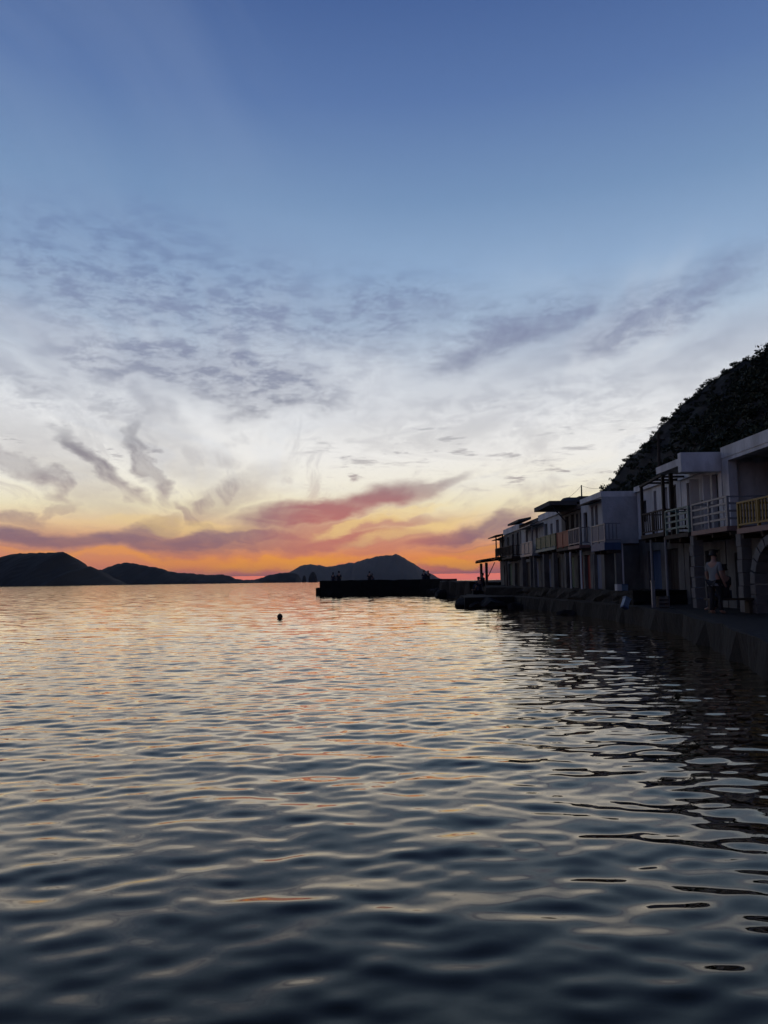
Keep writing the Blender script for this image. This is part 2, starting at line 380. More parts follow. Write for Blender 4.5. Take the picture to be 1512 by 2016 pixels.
    mu = t.nodes.new('ShaderNodeVectorMath'); mu.operation = 'MULTIPLY'; L_(v1, mu.inputs[0]); mu.inputs[1].default_value = (0.15, 0.26, 0)
    sca = t.nodes.new('ShaderNodeVectorMath'); sca.operation = 'SCALE'; 
    bi = t.nodes.new('ShaderNodeVectorMath'); L_(mu.outputs[0], bi.inputs[0]); bi.inputs[1].default_value = (0, -0.022, 0)   # crests hide the lee slopes
    L_(bi.outputs[0], sca.inputs[0]); L_(at2.outputs['Fac'], sca.inputs['Scale'])
    # faint wind ripple everywhere
    v2 = nz(7.5, (0.6, 1.2, 1), 3)
    m2 = t.nodes.new('ShaderNodeVectorMath'); m2.operation = 'MULTIPLY'; L_(v2, m2.inputs[0]); m2.inputs[1].default_value = (0.045, 0.07, 0)
    a1 = t.nodes.new('ShaderNodeVectorMath'); L_(sca.outputs[0], a1.inputs[0]); L_(m2.outputs[0], a1.inputs[1])
    a2 = t.nodes.new('ShaderNodeVectorMath'); L_(g.outputs['Normal'], a2.inputs[0]); L_(a1.outputs[0], a2.inputs[1])
    nn = t.nodes.new('ShaderNodeVectorMath'); nn.operation = 'NORMALIZE'; L_(a2.outputs[0], nn.inputs[0])
    L_(nn.outputs[0], b.inputs['Normal']); L_(nn.outputs[0], fr.inputs['Normal'])
    me.materials.append(ma)
    o = bpy.data.objects.new('sea', me); col.objects.link(o); o['kind'] = 'structure'
make_water()
sb = MB().box(-60000, 60000, -2000, 60000, -30, -6.0).build('sea_bed', M['rock']); sb['kind'] = 'structure'

# ------------------------------------------------------------------ far land
def fbm1(x, seed, octs=5):
    r_ = random.Random(seed); v = 0.0
    for k in range(octs):
        f = 2 ** k; v += math.sin(x * f * 1.7 + r_.uniform(0, 6.28)) * math.cos(x * f * 0.9 + r_.uniform(0, 6.28)) / f
    return v
def landform(name, prof, Y, depth, seed, rough=1.0, step=1.5):
    """a ridge whose crest follows the profile (pixels at distance Y), falling to the sea in front and behind"""
    xs = [p[0] for p in prof]; ys = [p[1] for p in prof]
    n = int((xs[-1] - xs[0]) / step) + 1
    rows = 15; V = []; Fc = []
    for i in range(n + 1):
        px = xs[0] + (xs[-1] - xs[0]) * i / n
        py = float(np.interp(px, xs, ys))
        c = at(px, py, Y)
        h = max(c.z, 0.0) + 0.8 * rough * (Y / F) * fbm1(px * 0.13, seed)
        h = max(h, -0.5)
        for j in range(rows):
            t = -1 + 2 * j / (rows - 1)
            w = max(0.0, 1 - abs(t)) ** 0.85
            dd = t * depth * (0.35 + 0.65 * min(1.0, h / (40 * Y / F + 1e-6)))
            gully = 1 + 0.16 * fbm1(px * 0.05 + t * 3.1, seed + 7) * (1 - w) * 2
            z = h * min(w * gully, 1.0) if j != rows // 2 else h
            k = (Y + dd) / Y
            V.append((c.x, Y + dd, z if j not in (0, rows - 1) else -3.0))
    for i in range(n):
        for j in range(rows - 1):
            a = i * rows + j; Fc.append((a, a + rows, a + rows + 1, a + 1))
    o = mesh_obj(name, V, Fc, M['land'], smooth=True); return o
hl = landform('headland', [(-260, 1128), (-120, 1110), (-40, 1103), (0, 1098.5), (14, 1093.5), (26, 1090.5), (38, 1088.5), (46, 1090), (70, 1088.5), (100, 1087.5), (112, 1088), (125, 1086.5), (130, 1088.5), (135, 1095), (141, 1101), (147, 1106.5), (153, 1109), (160, 1114), (168, 1118.5), (174, 1115.5), (180, 1115.5), (184, 1119), (190, 1124), (215, 1140), (235, 1154)], 2300, 350, 1)
hl['kind'] = 'structure'
h2 = landform('headland', [(150, 1154), (175, 1136), (192, 1123), (200, 1121.5), (215, 1115.5), (232, 1109.5), (245, 1108), (262, 1109), (290, 1114), (315, 1119), (335, 1125), (350, 1127), (380, 1129.5), (410, 1131.5), (440, 1131.5), (452, 1134), (465, 1139.5), (480, 1141), (497, 1142.8), (515, 1147)], 3100, 320, 2)
h2['kind'] = 'structure'
h3 = landform('headland', [(480, 1147), (495, 1141.5), (510, 1139.5), (525, 1134), (535, 1131), (550, 1128), (562, 1127.5), (576, 1128), (586, 1131), (592, 1138), (596, 1147)], 3900, 200, 3)
h3['kind'] = 'structure'
isl = landform('island', [(520, 1146), (545, 1139), (575, 1124), (588, 1115), (600, 1112), (615, 1111.5), (630, 1113), (645, 1115.5), (665, 1113), (690, 1107.5), (697, 1108), (715, 1101.5), (730, 1099.5), (737, 1096.5), (750, 1094), (762, 1093), (775, 1092), (780, 1091), (785, 1093), (790, 1095.5), (800, 1101.5), (812, 1108), (830, 1119), (845, 1128), (860, 1136), (870, 1140), (876, 1141.2), (886, 1144)], 10500, 1600, 4)
isl['kind'] = 'structure'
def sea_stack(px, ptop, wpx, Y, seed, label):
    c = at(px, ptop, Y); rad = wpx / 2 * Y / F; r_ = random.Random(seed); V = []; Fc = []; k = 14; rows = 8
    for j in range(rows):
        t = j / (rows - 1)
        w = (1 - t ** 2.2 * 0.72)
        for i in range(k):
            a = 2 * math.pi * i / k; q = rad * w * (1 + r_.uniform(-.10, .10))
            V.append((q * math.cos(a), q * math.sin(a), c.z * t * (1 + r_.uniform(-.04, .04)) - (2.0 if j == 0 else 0)))
    for j in range(rows - 1):
        for i in range(k): Fc.append((j * k + i, j * k + (i + 1) % k, (j + 1) * k + (i + 1) % k, (j + 1) * k + i))
    Fc.append([(rows - 1) * k + i for i in range(k)])
    o = mesh_obj('sea_stack', V, Fc, M['land'], smooth=False); o.location = (c.x, Y, 0)
    tag(o, label, 'rock', 'rocks off the dark headland')
sea_stack(616, 1126.5, 18, 3000, 5, 'larger rounded rock stack in the sea left of the pier end')
sea_stack(599, 1133, 9, 3050, 6, 'smaller rock stack beside the larger one off the headland')

# ------------------------------------------------------------------ hill behind the houses
HP = [(1120, 1010), (1165, 975), (1182, 962), (1200, 946), (1215, 921), (1240, 890), (1258, 876), (1275, 862), (1300, 832), (1322, 812), (1340, 793), (1358, 776), (1372, 762), (1395, 743), (1420, 732), (1450, 722), (1480, 716), (1512, 708), (1580, 690), (1700, 655), (1900, 605)]
HY = 70.0
hx = [at(a, b, HY).x for a, b in HP]; hz = [at(a, b, HY).z - 0.45 for a, b in HP]
hx = [13.0, 15.6] + hx; hz = [0.6, 3.4] + hz
def hill_z(x, y):
    b = float(np.interp(x, hx, hz))
    back = max(0.0, y - HY)
    b -= back * 0.55 + 0.02 * back * back * 0.2
    n = 0.35 * math.sin(x * .9 + 1.3 * math.sin(y * .35)) * math.sin(y * .7 + .5) + 0.2 * math.sin(x * 2.3 + y * 1.7)
    k = min(1.0, max(0.0, (x - 16) / 3)) * (1.0 if y < HY - 4 else 0.4)
    return max(b + n * k - (HY - min(y, HY)) * 0.004 * max(0, x - 16), -2.0)
V = []; Fc = []; gx = np.concatenate([np.arange(13, 50, .8), np.arange(50, 90, 3)]); gy = np.concatenate([np.arange(8, 86, 1.0), np.arange(86, 130, 4)])
for y in gy:
    for x in gx: V.append((float(x), float(y), hill_z(float(x), float(y))))
for j in range(len(gy) - 1):
    for i in range(len(gx) - 1):
        a = j * len(gx) + i; Fc.append((a, a + 1, a + 1 + len(gx), a + len(gx)))
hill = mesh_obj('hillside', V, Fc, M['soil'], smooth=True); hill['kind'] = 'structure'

def shrub_geo(rad, n, seed, flat=0.75):
    r_ = random.Random(seed); V = []; Fc = []
    cl = [(Vector((r_.gauss(0, .4), r_.gauss(0, .4), r_.uniform(.15, .75))) * rad, r_.uniform(.3, .6) * rad) for _ in range(6)]
    for _ in range(n):
        c, q = r_.choice(cl)
        d = Vector((r_.gauss(0, 1), r_.gauss(0, 1), r_.gauss(0, 1))).normalized()
        p = c + d * q * r_.uniform(.5, 1.08); p.z = max(p.z * flat, 0.0)
        a = (d + Vector((r_.uniform(-1, 1), r_.uniform(-1, 1), r_.uniform(-1, 1)))).normalized(); b = a.orthogonal().normalized()
        b = (Matrix.Rotation(r_.uniform(0, 6.28), 3, a) @ b); c2 = a.cross(b); L_ = r_.uniform(.08, .17) * (0.6 + rad * .5); w = L_ * .55
        k = len(V); V += [p - b * L_, p + c2 * w, p + b * L_, p - c2 * w]; Fc.append((k, k + 1, k + 2, k + 3))
    return V, Fc
rnd = random.Random(5)
geos = [shrub_geo(rnd.uniform(.7, 1.2), 170, 40 + i) for i in range(7)]
V = []; Fc = []
for i in range(1500):
    y = rnd.uniform(18, 71); x = 15.8 + (rnd.random() ** 0.8) * (0.56 * y + 6 - 15.8 if 0.56 * y + 6 > 20 else 6)
    g = rnd.choice(geos); s = rnd.uniform(.5, 1.15) * (1.0 if y < 58 else .5); a = rnd.uniform(0, 6.28); ca, sa = math.cos(a), math.sin(a); z = hill_z(x, y) - .08; n = len(V)
    k3 = 2 if y < 60 else 1
    vs = g[0]; fs = g[1]
    if k3 == 2: fs = fs[::2]
    for f in fs:
        n = len(V)
        for q in f:
            p = vs[q]; V.append((x + (p.x * ca - p.y * sa) * s, y + (p.x * sa + p.y * ca) * s, z + p.z * s))
        Fc.append((n, n + 1, n + 2, n + 3))
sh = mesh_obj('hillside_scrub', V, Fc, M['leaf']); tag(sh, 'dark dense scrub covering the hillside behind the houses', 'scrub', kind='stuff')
gm = []
for i, g in enumerate(geos):
    me = bpy.data.meshes.new('shrub'); me.from_pydata([tuple(v) for v in g[0]], [], g[1]); me.materials.append(M['leaf']); gm.append(me)
r2 = random.Random(8); px = 1172.0
while px < 1535:
    c = at(px, float(np.interp(px, [a for a, b in HP], [b for a, b in HP])), HY)
    o = bpy.data.objects.new('shrub', r2.choice(gm)); col.objects.link(o)
    yy = HY + r2.uniform(-1.0, .3)
    o.location = (c.x, yy, hill_z(c.x, yy) - .12); s = r2.uniform(.25, .60); o.scale = (s, s, s * r2.uniform(.8, 1.15)); o.rotation_euler.z = r2.uniform(0, 6.28)
    tag(o, 'dark bush outlined against the sky along the hill crest', 'shrub', 'bushes along the hill crest')
    px += r2.uniform(7, 15)

# ------------------------------------------------------------------ quay and pier
def poly_block(name, outline, z0, z1, mat, jit=0.06, seed=1, sub=0.8, kind='structure', top_jit=0.03):
    """a stone mass: outline polygon extruded, its face broken up unevenly"""
    r_ = random.Random(seed); pts = []
    for i, p in enumerate(outline):
        q = outline[(i + 1) % len(outline)]; d = math.dist(p, q); n = max(1, int(d / sub))
        for k in range(n): pts.append((p[0] + (q[0] - p[0]) * k / n, p[1] + (q[1] - p[1]) * k / n))
    rows = 4; V = []; Fc = []; n = len(pts)
    for j in range(rows):
        z = z0 + (z1 - z0) * j / (rows - 1)
        for p in pts:
            o = jit * (1.5 if j < rows - 1 else .5)
            V.append((p[0] + r_.uniform(-o, o), p[1] + r_.uniform(-o, o), z + (r_.uniform(-top_jit, top_jit) if j == rows - 1 else r_.uniform(-jit, jit))))
    for j in range(rows - 1):
        for i in range(n): Fc.append((j * n + i, j * n + (i + 1) % n, (j + 1) * n + (i + 1) % n, (j + 1) * n + i))
    Fc.append([(rows - 1) * n + i for i in range(n)])
    o = mesh_obj(name, V, Fc, mat)
    if kind: o['kind'] = kind
    return o
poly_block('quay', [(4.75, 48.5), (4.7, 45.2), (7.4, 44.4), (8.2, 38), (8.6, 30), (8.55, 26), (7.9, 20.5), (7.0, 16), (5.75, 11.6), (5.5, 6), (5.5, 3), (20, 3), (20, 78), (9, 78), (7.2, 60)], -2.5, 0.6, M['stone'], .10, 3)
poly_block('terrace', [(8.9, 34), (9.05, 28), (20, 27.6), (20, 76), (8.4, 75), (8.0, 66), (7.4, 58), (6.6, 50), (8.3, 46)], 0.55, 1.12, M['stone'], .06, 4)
# rocks round the quay head
def rock(x, y, z, s, seed, parent=None):
    r_ = random.Random(seed); bm = bmesh.new(); bmesh.ops.create_icosphere(bm, subdivisions=2, radius=1.0)
    for v in bm.verts:
        n = 1 + .28 * math.sin(v.co.x * 3.1 + seed) * math.sin(v.co.y * 2.7 + seed * 2) + .12 * r_.uniform(-1, 1); v.co *= n
    me = bpy.data.meshes.new('boulder'); bm.to_mesh(me); bm.free(); me.materials.append(M['rock'])
    o = bpy.data.objects.new('boulder', me); col.objects.link(o); o.location = (x, y, z); o.scale = (s[0], s[1], s[2]); o.rotation_euler.z = r_.uniform(0, 6)
    return o
rr = random.Random(21)
for i, (px, Y, s, zz, lab) in enumerate([(913, 46.2, .6, .15, 'low dark boulder at the very tip of the quay head'), (938, 45.0, .42, .05, 'small dark boulder below the quay head face'),
        (972, 44.6, .75, .10, 'broad dark boulder where the quay head meets the sea'), (1016, 43.0, .5, .0, 'dark boulder in the inner corner of the quay head'), (1118, 34.5, .45, -.05, 'half sunk dark boulder at the foot of the quay below the red balcony')]):
    x = at(px, 1150, Y).x
    o = rock(x, Y, zz, (s * 1.3, s * .9, s * .6), 50 + i)
    tag(o, lab, 'boulder', 'boulders along the quay edge')
PY = 90.0
pl, pr = at(629, 1143.3, PY), at(800, 1141.5, PY)
ptop = pl.z
pier = empty('stone_pier', (pl.x, PY, 0)); tag(pier, 'long dark stone pier reaching left from the quay into the sea', 'pier')
def pier_part(nm, outline, z1, seed):
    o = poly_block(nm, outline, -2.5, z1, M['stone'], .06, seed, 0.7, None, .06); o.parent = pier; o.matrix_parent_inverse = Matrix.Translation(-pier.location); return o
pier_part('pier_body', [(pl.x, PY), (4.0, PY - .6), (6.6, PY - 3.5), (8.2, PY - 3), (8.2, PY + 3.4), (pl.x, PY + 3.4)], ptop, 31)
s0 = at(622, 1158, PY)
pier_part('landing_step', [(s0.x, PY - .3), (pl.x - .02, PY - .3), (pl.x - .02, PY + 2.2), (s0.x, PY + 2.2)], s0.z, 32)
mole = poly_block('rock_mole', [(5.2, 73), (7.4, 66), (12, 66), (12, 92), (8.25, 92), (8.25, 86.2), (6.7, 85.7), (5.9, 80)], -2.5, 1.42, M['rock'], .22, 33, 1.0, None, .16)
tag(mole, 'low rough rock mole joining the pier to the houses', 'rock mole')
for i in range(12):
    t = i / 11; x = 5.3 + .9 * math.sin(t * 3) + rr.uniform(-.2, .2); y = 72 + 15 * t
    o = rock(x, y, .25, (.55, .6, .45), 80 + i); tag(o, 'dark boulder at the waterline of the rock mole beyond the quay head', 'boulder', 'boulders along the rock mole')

# ------------------------------------------------------------------ houses
def facade(mb, x, th, y0, y1, z0, z1, holes):
    """wall panel facing the sea with rectangular holes (ya, yb, za, zb)"""
    ys = sorted({y0, y1, *[h[0] for h in holes], *[h[1] for h in holes]})
    for a, b in zip(ys, ys[1:]):
        hs = sorted([h for h in holes if h[0] < b - 1e-6 and h[1] > a + 1e-6], key=lambda h: h[2])
        z = z0
        for h in hs:
            if h[2] > z + 1e-4: mb.box(x, x + th, a, b, z, h[2])
            z = h[3]
        if z < z1 - 1e-4: mb.box(x, x + th, a, b, z, z1)
def door_panel(root, x, y0, y1, z0, z1, mat, planks=4):
    d = MB().box(x + .05, x + .10, y0 + .005, y1 - .005, z0 + .005, z1 - .005).build('door', mat, root)
    w = (y1 - y0) / planks
    for i in range(planks):
        MB().box(x + .025, x + .052, y0 + w * i + .012, y0 + w * (i + 1) - .012, z0 + .03, z1 - .04).build('plank', mat, d)
    MB().box(x - .01, x + .026, y0 + .1, y0 + .14, z0 + .95, z0 + 1.1).build('handle', M['iron'], d)
    return d
def window_unit(root, x, y0, y1, z0, z1, mat):
    w = MB()
    t = .05
    w.box(x + .02, x + .08, y0, y0 + t, z0, z1); w.box(x + .02, x + .08, y1 - t, y1, z0, z1)
    w.box(x + .02, x + .08, y0 + t, y1 - t, z0, z0 + t); w.box(x + .02, x + .08, y0 + t, y1 - t, z1 - t, z1)
    w.box(x + .03, x + .07, (y0 + y1) / 2 - .02, (y0 + y1) / 2 + .02, z0 + t, z1 - t)
    o = w.build('window', mat, root)
    MB().box(x + .045, x + .055, y0 + t, (y0 + y1) / 2 - .02, z0 + t, z1 - t).build('pane', M['glass'], o)
    MB().box(x + .045, x + .055, (y0 + y1) / 2 + .02, y1 - t, z0 + t, z1 - t).build('pane', M['glass'], o)
    MB().box(x - .07, x + .02, y0 - .06, y1 + .06, z0 - .06, z0).build('sill', M['white'], o)
    return o
def balcony(root, xo, xi, y0, y1, zf, zr, style, mat, slabmat, ends=(True, True), gap=.16, zfloor=.14):
    fl = MB().box(xo, xi, y0, y1, zf - zfloor, zf).build('balcony_floor', slabmat, root)
    k = max(2, int((y1 - y0) / 1.1))
    for i in range(k + 1):                                   # joists under the slab
        y = y0 + .08 + (y1 - y0 - .16) * i / k
        MB().box(xo + .12, xi, y - .05, y + .05, zf - zfloor - .13, zf - zfloor - .002).build('joist', M['wood'], fl)
    x = xo + .06
    rl = MB()
    rl.box(x - .03, x + .03, y0, y1, zr - .05, zr)
    for e, y in zip(ends, (y0, y1)):
        if e: rl.box(x + .03, xi, y - .025 + (.025 if y == y0 else -.025), y + .025 + (.025 if y == y0 else -.025), zr - .045, zr - .005)
    rail = rl.build('railing', mat, root)
    n = max(1, round((y1 - y0) / 1.3))
    for i in range(n + 1):
        y = y0 + .03 + (y1 - y0 - .06) * i / n
        MB().box(x - .035, x + .035, y - .035, y + .035, zf, zr - .05).build('post', mat, rail)
    if style == 'bars':
        for q in range(1, 4):
            z = zf + (zr - zf) * q / 4
            MB().box(x - .02, x + .02, y0 + .06, y1 - .06, z - .03, z + .03).build('rail_bar', mat, rail)
            if ends[0]: MB().box(x + .02, xi, y0 + .01, y0 + .05, z - .03, z + .03).build('rail_bar', mat, rail)
    elif style == 'balusters':
        MB().box(x - .03, x + .03, y0, y1, zf + .08, zf + .13).build('rail_bar', mat, rail)
        c = int((y1 - y0) / gap)
        for i in range(1, c):
            y = y0 + (y1 - y0) * i / c
            MB().box(x - .018, x + .018, y - .022, y + .022, zf + .13, zr - .05).build('baluster', mat, rail)
        if ends[0]:
            c = max(2, int((xi - x) / gap))
            MB().box(x + .03, xi, y0 + .01, y0 + .04, zf + .08, zf + .13).build('rail_bar', mat, rail)
            for i in range(1, c):
                q = x + (xi - x) * i / c
                MB().box(q - .022, q + .022, y0 + .008, y0 + .044, zf + .13, zr - .045).build('baluster', mat, rail)
    elif style == 'panel':
        c = max(2, int((y1 - y0) / .28)); w = (y1 - y0) / c
        for i in range(c):
            MB().box(x - .012, x + .012, y0 + w * i + .012, y0 + w * (i + 1) - .012, zf + .06, zr - .06).build('panel', mat, rail)
        if ends[0]:
            c = max(2, int((xi - x) / .28)); w = (xi - x) / c
            for i in range(c): MB().box(x + w * i + .01, x + w * (i + 1) - .01, y0 + .01, y0 + .03, zf + .06, zr - .06).build('panel', mat, rail)
    return fl
def house(label, xf, y0, y1, zg, zf, zr, uholes, gholes, wall='white', gwall=None, xb=15.0, roof_over=(0.12, 0.0), parapet=.0, slab=.24, recess=0.25, roofmat='white', gx=None):
    gx = xf if gx is None else gx
    root = empty('boathouse', (xf, y0, zg)); tag(root, label, 'house', 'boathouses along the quay')
    th = .28
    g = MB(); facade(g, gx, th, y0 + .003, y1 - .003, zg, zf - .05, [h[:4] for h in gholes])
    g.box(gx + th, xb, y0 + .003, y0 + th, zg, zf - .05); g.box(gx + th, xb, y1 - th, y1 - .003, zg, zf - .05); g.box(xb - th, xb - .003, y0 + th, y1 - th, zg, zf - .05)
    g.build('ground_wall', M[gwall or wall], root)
    u = MB(); facade(u, xf, th, y0 + .002, y1 - .002, zf + .05, zr - slab, [h[:4] for h in uholes])
    u.box(xf + th, xb, y0 + .002, y0 + th, zf + .05, zr - slab); u.box(xf + th, xb, y1 - th, y1 - .002, zf + .05, zr - slab); u.box(xb - th, xb - .002, y0 + th, y1 - th, zf + .05, zr - slab)
    u.build('upper_wall', M[wall], root)
    MB().box(min(gx, xf), xb, y0, y1, zf - .05, zf + .05).build('upper_floor', M['wood'], root)
    rf = MB().box(xf - roof_over[0], xb + .1, y0 - roof_over[1], y1 + roof_over[1], zr - slab, zr).build('roof', M[roofmat], root)
    if parapet:
        p = MB(); xx = xf - roof_over[0]
        p.box(xx, xx + .2, y0, y1, zr, zr + parapet); p.box(xx + .2, xb, y0, y0 + .2, zr, zr + parapet); p.box(xx + .2, xb, y1 - .2, y1, zr, zr + parapet)
        p.build('parapet', M[roofmat], rf)
    for hs, x in ((uholes, xf), (gholes, gx)):
        for h in hs:
            kind = h[4] if len(h) > 4 else None; mt = M[h[5]] if len(h) > 5 else M['dark']
            if kind == 'door': door_panel(root, x + recess * .5, h[0], h[1], h[2], h[3], mt, max(2, int((h[1] - h[0]) / .24)))
            elif kind == 'window': window_unit(root, x + .08, h[0], h[1], h[2], h[3], mt)
            elif kind == 'back':                       # loggia: set-back wall with a door in it
                bx = x + h[6]
                MB().box(bx, bx + .12, h[0] - .05, h[1] + .05, h[2], h[3]).build('loggia_wall', M['shaded_white'], root)
    return root

GA, TE = 0.6, 1.12
# 1 nearest: open loggia, ochre balcony, stone arch below
h = house('nearest two-storey boathouse with ochre railing and stone arch at right edge', 11.0, 17.6, 24.55, GA, 2.95, 5.78,
    [(18.0, 24.1, 3.0, 5.3, 'back', 'shaded_white', 1.3)], [(18.2, 20.6, GA, 2.5, 'door', 'dark'), (22.9, 24.0, GA, 2.35, 'door', 'dark')], 'white', 'shaded_white', slab=.36, roof_over=(.02, 0))
door_panel(h, 12.18, 21.0, 22.0, 3.0, 5.0, M['dark'], 4); door_panel(h, 12.18, 22.9, 23.6, 3.0, 5.0, M['wood'], 3)
window_unit(h, 12.20, 19.4, 20.3, 3.8, 4.9, M['wood'])
MB().box(11.02, 11.28, 20.98, 21.2, 3.0, 5.3).build('pillar', M['shaded_white'], h)
balcony(h, 9.8, 11.0, 17.7, 21.15, 2.92, 3.66, 'balusters', M['yellow'], M['rosewood'], (True, True), .17)
# stone arch carrying the balcony
ar = MB(); ac, arad = 19.45, 1.15
for i in range(11):
    a0, a1 = math.pi * i / 11 + .02, math.pi * (i + 1) / 11 - .02
    q = []
    for xx in (9.95, 10.35):
        for a, rad in ((a0, arad), (a1, arad), (a1, arad + .26), (a0, arad + .26)):
            q.append((xx, ac + math.cos(a) * rad, 1.38 + math.sin(a) * rad * .95))
    MB().hexa(q).build('arch_stone', M['block'], h)
for yy in (18.17, 20.73):
    for k in range(3): MB().box(9.96, 10.34, yy - .14 - .01 * (k % 2), yy + .14, GA + .26 * k + .004, GA + .26 * (k + 1) - .012).build('pier_stone', M['block'], h)
for k in range(6):
    MB().box(10.0 - .02 * (k % 2), 10.28, 21.35 - .015 * (k % 2), 21.63, GA + .37 * k + .004, GA + .37 * (k + 1) - .014).build('pillar_block', M['block'], h)

# 2 slatted railing, block roof over the balcony
h = house('white boathouse with pale slatted balcony and block roof over it', 11.0, 24.62, 28.0, GA, 3.0, 5.4,
    [(24.9, 25.35, 3.1, 5.0, 'door', 'dark'), (25.62, 25.82, 3.1, 5.0, 'door', 'dark'), (25.95, 26.3, 3.3, 4.25, 'window', 'wood'), (26.42, 27.5, 3.1, 5.0, 'door', 'dark')],
    [(25.0, 26.2, GA, 2.5, 'door', 'dark'), (26.6, 27.6, GA, 2.5, 'door', 'blue')], 'white', 'shaded_white')
MB().box(9.72, 10.86, 24.64, 26.95, 5.26, 5.5).build('balcony_roof', M['white'], h)
MB().box(9.70, 11.9, 24.60, 24.86, 5.02, 5.66).build('roof_block', M['white'], h)
MB().box(10.1, 10.22, 26.7, 26.82, 3.05, 5.26).build('post', M['dark'], h)
balcony(h, 9.8, 11.0, 21.75, 24.3, 3.05, 3.92, 'bars', M['metal'], M['rosewood'], (True, True))
balcony(h, 9.8, 11.0, 24.55, 26.6, 3.05, 3.92, 'bars', M['palegreen'], M['wood'], (False, True))
for k in range(7):
    MB().box(9.86 - .03 * (k % 2), 10.16, 24.3 - .02 * (k % 2), 24.58, GA + .335 * k + .004, GA + .335 * (k + 1) - .014).build('pillar_block', M['block'], h)
# lower volume in the white wall, half-open shutter
MB().box(10.70, 10.94, 25.36, 25.40, 3.2, 5.0).build('shutter', M['white'], h)
MB().box(10.64, 10.96, 26.31, 26.35, 3.2, 5.0).build('shutter', M['white'], h)

# 3 dark framed balcony screen
h = house('boathouse with dark timber framed balcony next to the blank grey gable', 11.0, 28.06, 32.95, TE, 3.2, 5.52,
    [(28.5, 29.25, 3.3, 5.1, 'door', 'dark'), (29.38, 29.62, 3.3, 5.1, 'door', 'wood'), (30.6, 30.9, 3.3, 5.1, 'door', 'dark'), (31.8, 32.55, 3.95, 4.85, 'window', 'wood')],
    [(28.6, 29.8, TE, 2.7, 'door', 'dark'), (30.4, 31.9, TE, 2.7, 'door', 'blue')], 'white', 'shaded_white')
balcony(h, 9.95, 11.0, 27.1, 29.5, 3.22, 4.05, 'balusters', M['wood'], M['wood'], (True, True), .2)
for yy in (27.16, 29.44): MB().box(9.97, 10.07, yy - .05, yy + .05, 3.22, 5.1 if yy > 28 else 5.25).build('post', M['dark'], h)
MB().hexa([(9.96, 27.05, 5.25), (10.08, 27.05, 5.25), (10.08, 29.52, 5.1), (9.96, 29.52, 5.1), (9.96, 27.05, 5.33), (10.08, 27.05, 5.33), (10.08, 29.52, 5.18), (9.96, 29.52, 5.18)]).build('beam', M['dark'], h)
for yy in (27.4, 28.3, 29.2): MB().box(10.05, 11.0, yy - .035, yy + .035, 5.2, 5.27).build('rafter', M['dark'], h)
for yy in (27.5, 29.0): MB().tube([(10.15, yy, .6 if yy < 27.6 else TE), (10.15, yy, 3.05)], .05).build('support_post', M['metal'], h)

# 4 blank grey gable wall towards us
h = house('tall boathouse with blank blue-grey side wall and blue balcony', 9.5, 33.02, 36.6, TE, 3.05, 5.38,
    [(33.75, 34.2, 3.15, 4.85, 'door', 'dark'), (34.42, 34.85, 3.15, 4.85, 'door', 'dark'), (35.5, 36.2, 3.3, 4.7, 'window', 'wood')],
    [(33.5, 34.9, TE, 2.7, 'door', 'blue'), (35.3, 36.3, TE, 2.7, 'door', 'red')], 'grey', 'shaded_white', roofmat='white', roof_over=(.04, .0))
balcony(h, 8.95, 9.62, 31.0, 33.0, 3.05, 3.85, 'balusters', M['metal'], M['blue'], (True, False), .15, .3)
MB().box(9.0, 9.03, 31.1, 32.95, 3.1, 3.78).build('balcony_cloth', M['blue'], h)
MB().box(9.40, 9.60, 31.05, 31.25, TE, 2.62).build('pillar', M['shaded_white'], h)
MB().tube([(9.7, 31.1, TE), (9.7, 31.1, 3.0)], .035).build('drain_pipe', M['white'], h)
MB().box(8.98, 9.12, 32.75, 32.9, TE, 2.62).build('pillar', M['shaded_white'], h)
MB().hexa([(9.02, 33.1, 4.93), (9.5, 33.1, 5.0), (9.5, 35.2, 5.0), (9.02, 35.2, 4.93), (9.02, 33.1, 4.99), (9.5, 33.1, 5.06), (9.5, 35.2, 5.06), (9.02, 35.2, 4.99)]).build('awning', M['wood'], h)

# 5 red balcony, deep dark roof slab
h = house('boathouse with red panelled balcony under a deep dark roof slab', 9.7, 36.66, 41.5, TE, 3.1, 5.26,
    [(37.0, 37.6, 3.2, 4.85, 'door', 'dark'), (38.0, 38.4, 3.2, 4.85, 'door', 'wood'), (38.8, 39.5, 3.2, 4.9, 'door', 'dark'), (39.9, 40.7, 3.2, 4.9, 'door', 'dark')],
    [(37.0, 38.3, TE, 2.75, 'door', 'red'), (39.1, 41.0, TE, 2.75, 'door', 'green')], 'shaded_white', 'shaded_white', roofmat='roof')
MB().box(8.2, 9.58, 37.6, 41.45, 5.24, 5.46).build('roof_slab', M['roof'], h)
MB().hexa([(8.9, 38.2, 5.46), (12.5, 38.2, 5.46), (12.5, 41.4, 5.46), (8.9, 41.4, 5.46), (9.5, 38.6, 5.72), (12.2, 38.6, 5.78), (12.2, 41.0, 5.78), (9.5, 41.0, 5.72)]).build('roof_mound', M['roof'], h)
ch = MB()
cpt = [(10.0, 41.0, 5.5), (10.0, 41.0, 5.80), (10.0, 41.0, 5.93), (10.0, 41.0, 5.98)]
ch.tube(cpt, [.52, .46, .32, .12], 12).build('chimney', M['roof'], h, True)
balcony(h, 9.0, 9.7, 37.4, 39.9, 3.15, 3.98, 'panel', M['red'], M['wood'], (False, True), .2)
balcony(h, 9.0, 9.7, 35.2, 37.35, 3.15, 3.98, 'balusters', M['metal'], M['rosewood'], (True, False), .25)
for yy in (35.3, 37.3): MB().tube([(9.08, yy, TE), (9.08, yy, 2.9)], .045).build('support_post', M['white'], h)
